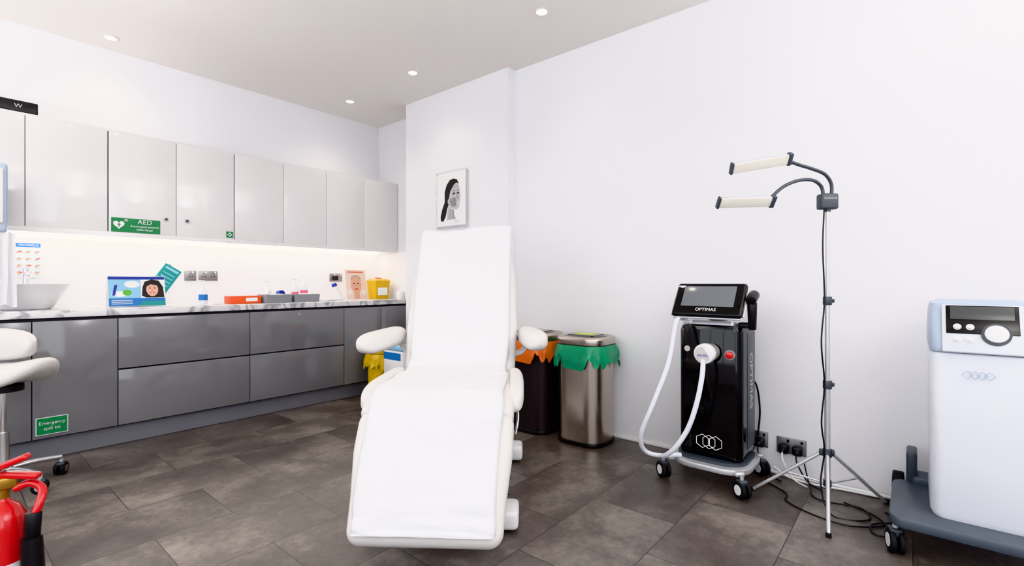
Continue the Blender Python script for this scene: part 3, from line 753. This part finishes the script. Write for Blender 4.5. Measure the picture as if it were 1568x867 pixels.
def lamp(tag,a,b_):
    ax=(b_-a); L=ax.length; ax.normalize()
    nrm=(Vector((0,0,-1))*.62-fw*.78); nrm=(nrm-ax*nrm.dot(ax)).normalized(); w_=nrm.cross(ax)
    M=Matrix((ax,w_,nrm)).transposed(); c=(a+b_)/2
    box('lamp_panel_'+tag,lp,c,(L,.052,.016),M_alu,.004,M=M)
    box('lamp_back_'+tag,lp,c-nrm*.008,(L*.98,.046,.012),M_alu,.004,M=M)
    box('lamp_diffuser_'+tag,lp,c+nrm*.0085,(L*.95,.044,.004),M_ledoff,.001,M=M)
    box('lamp_cap_'+tag+'0',lp,a,(.010,.058,.024),M_dgrey,.004,M=M); box('lamp_cap_'+tag+'1',lp,b_,(.022,.060,.028),M_dgrey,.005,M=M)
lamp('a',Q(-.485,-.06,1.612),Q(-.205,-.04,1.662)); lamp('b',Q(-.55,-.07,1.452),Q(-.29,-.05,1.462))
tube('lamp_lead',lp,[C+Vector((-.02,.01,1.44)),C+Vector((-.03,.015,1.25)),C+Vector((-.016,.01,1.0)),C+Vector((-.035,.02,.8)),C+Vector((-.016,.01,.6)),C+Vector((-.03,.02,.42)),C+Vector((-.018,.01,.28)),C+Vector((-.05,.02,.12)),C+Vector((-.08,-.03,.008)),C+Vector((-.02,-.16,.006)),C+Vector((.1,-.12,.006)),C+Vector((.08,.05,.006)),C+Vector((.2,.1,.02)),(3.06,.46,.10)],.0035,M_black)

def socketB(y,z,w,plugs):
    s=root('wall_socket',(3.086,y,z))
    box('plate',s,(3.086,y,z),(.008,w,.09),M_splate,.003)
    for i,dy in enumerate((-.034,.034)):
        box('switch',s,(3.080,y+dy-.018,z+.028),(.006,.012,.016),M_black)
        if i in plugs:
            box('plug',s,(3.058,y+dy,z-.012),(.045,.05,.052),M_black,.012)
            cyl('plug_boss',s,(3.035,y+dy,z-.015),(3.02,y+dy,z-.02),.014,M_black,r2=.009)
            tube('flex',s,[(3.025,y+dy,z-.02),(2.99,y+dy-.01,z-.06),(2.99,y+dy-.06,.02),(2.95,y+dy-.13,.006)],.004,M_card if i else M_black)
socketB(.525,.165,.146,(0,1)); socketB(.715,.175,.146,(0,))
cbl=root('floor_cables',(2.95,.3,0))
tube('white_flex_a',cbl,[(3.03,.60,.05),(3.0,.52,.02),(3.01,.40,.008),(3.03,.28,.008),(3.04,.16,.008),(3.045,.12,.008)],.006,M_card)
tube('white_flex_b',cbl,[(3.06,.75,.03),(3.05,.55,.01),(3.055,.38,.01),(3.06,.2,.01),(3.065,-.3,.01)],.010,M_card)
tube('black_flex_a',cbl,[(2.9,.62,.006),(2.80,.50,.006),(2.70,.48,.006),(2.62,.36,.006),(2.60,.22,.006),(2.70,.10,.006),(2.80,.15,.006),(2.86,.26,.006)],.0035,M_black)
tube('black_flex_b',cbl,[(2.86,.10,.006),(2.78,.05,.006),(2.68,.14,.006),(2.58,.12,.006),(2.62,.02,.006)],.0035,M_black)
boxes('trim_1',None,[((3.075,.62,0),(3.0895,2.52,.012))],M_card)

# ------------------------------------------------------------ saddle stool
so=root('saddle_stool',(.25,3.66,0)); sx_,sy_=.25,3.66
cyl('gas_lift',so,(sx_,sy_,.09),(sx_,sy_,.30),.026,M_chrome); cyl('piston',so,(sx_,sy_,.3),(sx_,sy_,.52),.014,M_chrome)
cyl('hub',so,(sx_,sy_,.075),(sx_,sy_,.125),.04,M_chrome,bev=.005)
for i in range(5):
    a=R(12+72*i); e=(sx_+.235*math.cos(a),sy_+.235*math.sin(a))
    tube('base_arm_%d'%i,so,[(sx_,sy_,.105),((sx_+e[0])/2,(sy_+e[1])/2,.11),(e[0],e[1],.098)],.014,M_chrome)
    caster(so,e[0],e[1],.034,str(i),a+.8,M_chrome)
def blob(name,c,rx,ry,rz,fn,m=M_vinyl,rotz=0,n=40,k=18,ex=3.0):
    rings=[]
    for i in range(k+1):
        ph=-math.pi/2+math.pi*i/k; cr=abs(math.cos(ph))**(2/ex); sz=math.copysign(abs(math.sin(ph))**(2/ex),math.sin(ph)); rg=[]
        cr=max(cr,.01)
        for j in range(n):
            a=2*math.pi*j/n; x=rx*cr*math.copysign(abs(math.cos(a))**(2/2.4),math.cos(a)); y=ry*cr*math.copysign(abs(math.sin(a))**(2/2.4),math.sin(a)); z=rz*sz
            x,y,z=fn(x,y,z); v=Matrix.Rotation(rotz,3,'Z')@Vector((x,y,z)); rg.append(Vector(c)+v)
        rings.append(rg)
    return loft(name,so,rings,m,ang=80)
rz=R(-50)
blob('seat',(sx_-.015,sy_+.018,.585),.26,.21,.055,lambda x,y,z:(x,y*(1-.25*max(0,x/.27)),z+.9*x*x-1.0*y*y+.02),rotz=rz)
blob('backrest',(sx_-.01,sy_+.06,.755),.25,.07,.085,lambda x,y,z:(x,y-1.2*x*x,z*(1-.2*abs(x)/.25)),rotz=rz)
tube('back_bracket',so,[(sx_,sy_,.53),(sx_+.02,sy_+.14,.52),(sx_+.0,sy_+.17,.62),(sx_-.02,sy_+.11,.74)],.012,M_chrome)
cyl('seat_plate',so,(sx_,sy_,.515),(sx_,sy_,.545),.08,M_black)

# ------------------------------------------------------------ CO2 extinguisher
fe=root('fire_extinguisher',(.135,2.06,0)); ex,ey=.135,2.06
lathe('cylinder',fe,(ex,ey,0),[(0,.0),(.05,.0),(.06,.012),(.06,.36),(.056,.395),(.04,.425),(.022,.44),(.018,.455),(0,.455)],M_red,n=48)
lathe('label',fe,(ex,ey,0),[(.0606,.12),(.0606,.27)],M_card,n=48)
text('label_text',fe,'CO2',(ex+.03,ey-.0545,.22),.035,(R(90),0,R(15)),M_black)
cyl('neck_ring',fe,(ex,ey,.45),(ex,ey,.475),.02,M_brass)
box('valve',fe,(ex+.01,ey,.492),(.05,.036,.036),M_brass,.006)
box('handle_lower',fe,(ex+.025,ey-.015,.514),(.13,.028,.018),M_red,.006,M=Matrix.Rotation(R(-35),3,'Z')@Matrix.Rotation(R(8),3,'Y'))
box('handle_upper',fe,(ex+.01,ey-.005,.545),(.12,.030,.018),M_red,.006,M=Matrix.Rotation(R(-35),3,'Z')@Matrix.Rotation(R(-22),3,'Y'))
cyl('pin',fe,(ex-.01,ey-.03,.53),(ex+.02,ey+.03,.53),.004,M_chrome)
tube('hose',fe,[(ex+.03,ey-.01,.47),(ex+.06,ey-.03,.483),(ex+.083,ey-.055,.465),(ex+.075,ey-.075,.43),(ex+.06,ey-.078,.39)],.011,M_red)
cyl('horn_grip',fe,(ex+.062,ey-.078,.41),(ex+.058,ey-.08,.33),.019,M_black,bev=.003)
cyl('horn',fe,(ex+.058,ey-.08,.34),(ex+.062,ey-.09,.06),.024,M_black,r2=.034)
box('horn_clip',fe,(ex+.045,ey-.055,.22),(.03,.04,.02),M_black,.004,M=Matrix.Rotation(R(30),3,'Z'))

# ------------------------------------------------------------ camera
cam=bpy.data.cameras.new('camera'); cam.sensor_width=36; cam.lens=36*741/1568; cam.clip_start=.02
co=bpy.data.objects.new('camera',cam); co.location=(0,0,1.08); co.rotation_euler=(R(90),0,R(-50.35)); COL.objects.link(co)
sc_=bpy.context.scene; sc_.camera=co
try: sc_.view_settings.view_transform='Khronos PBR Neutral'
except Exception: sc_.view_settings.view_transform='Standard'
sc_.view_settings.look='None'; sc_.view_settings.exposure=0.2
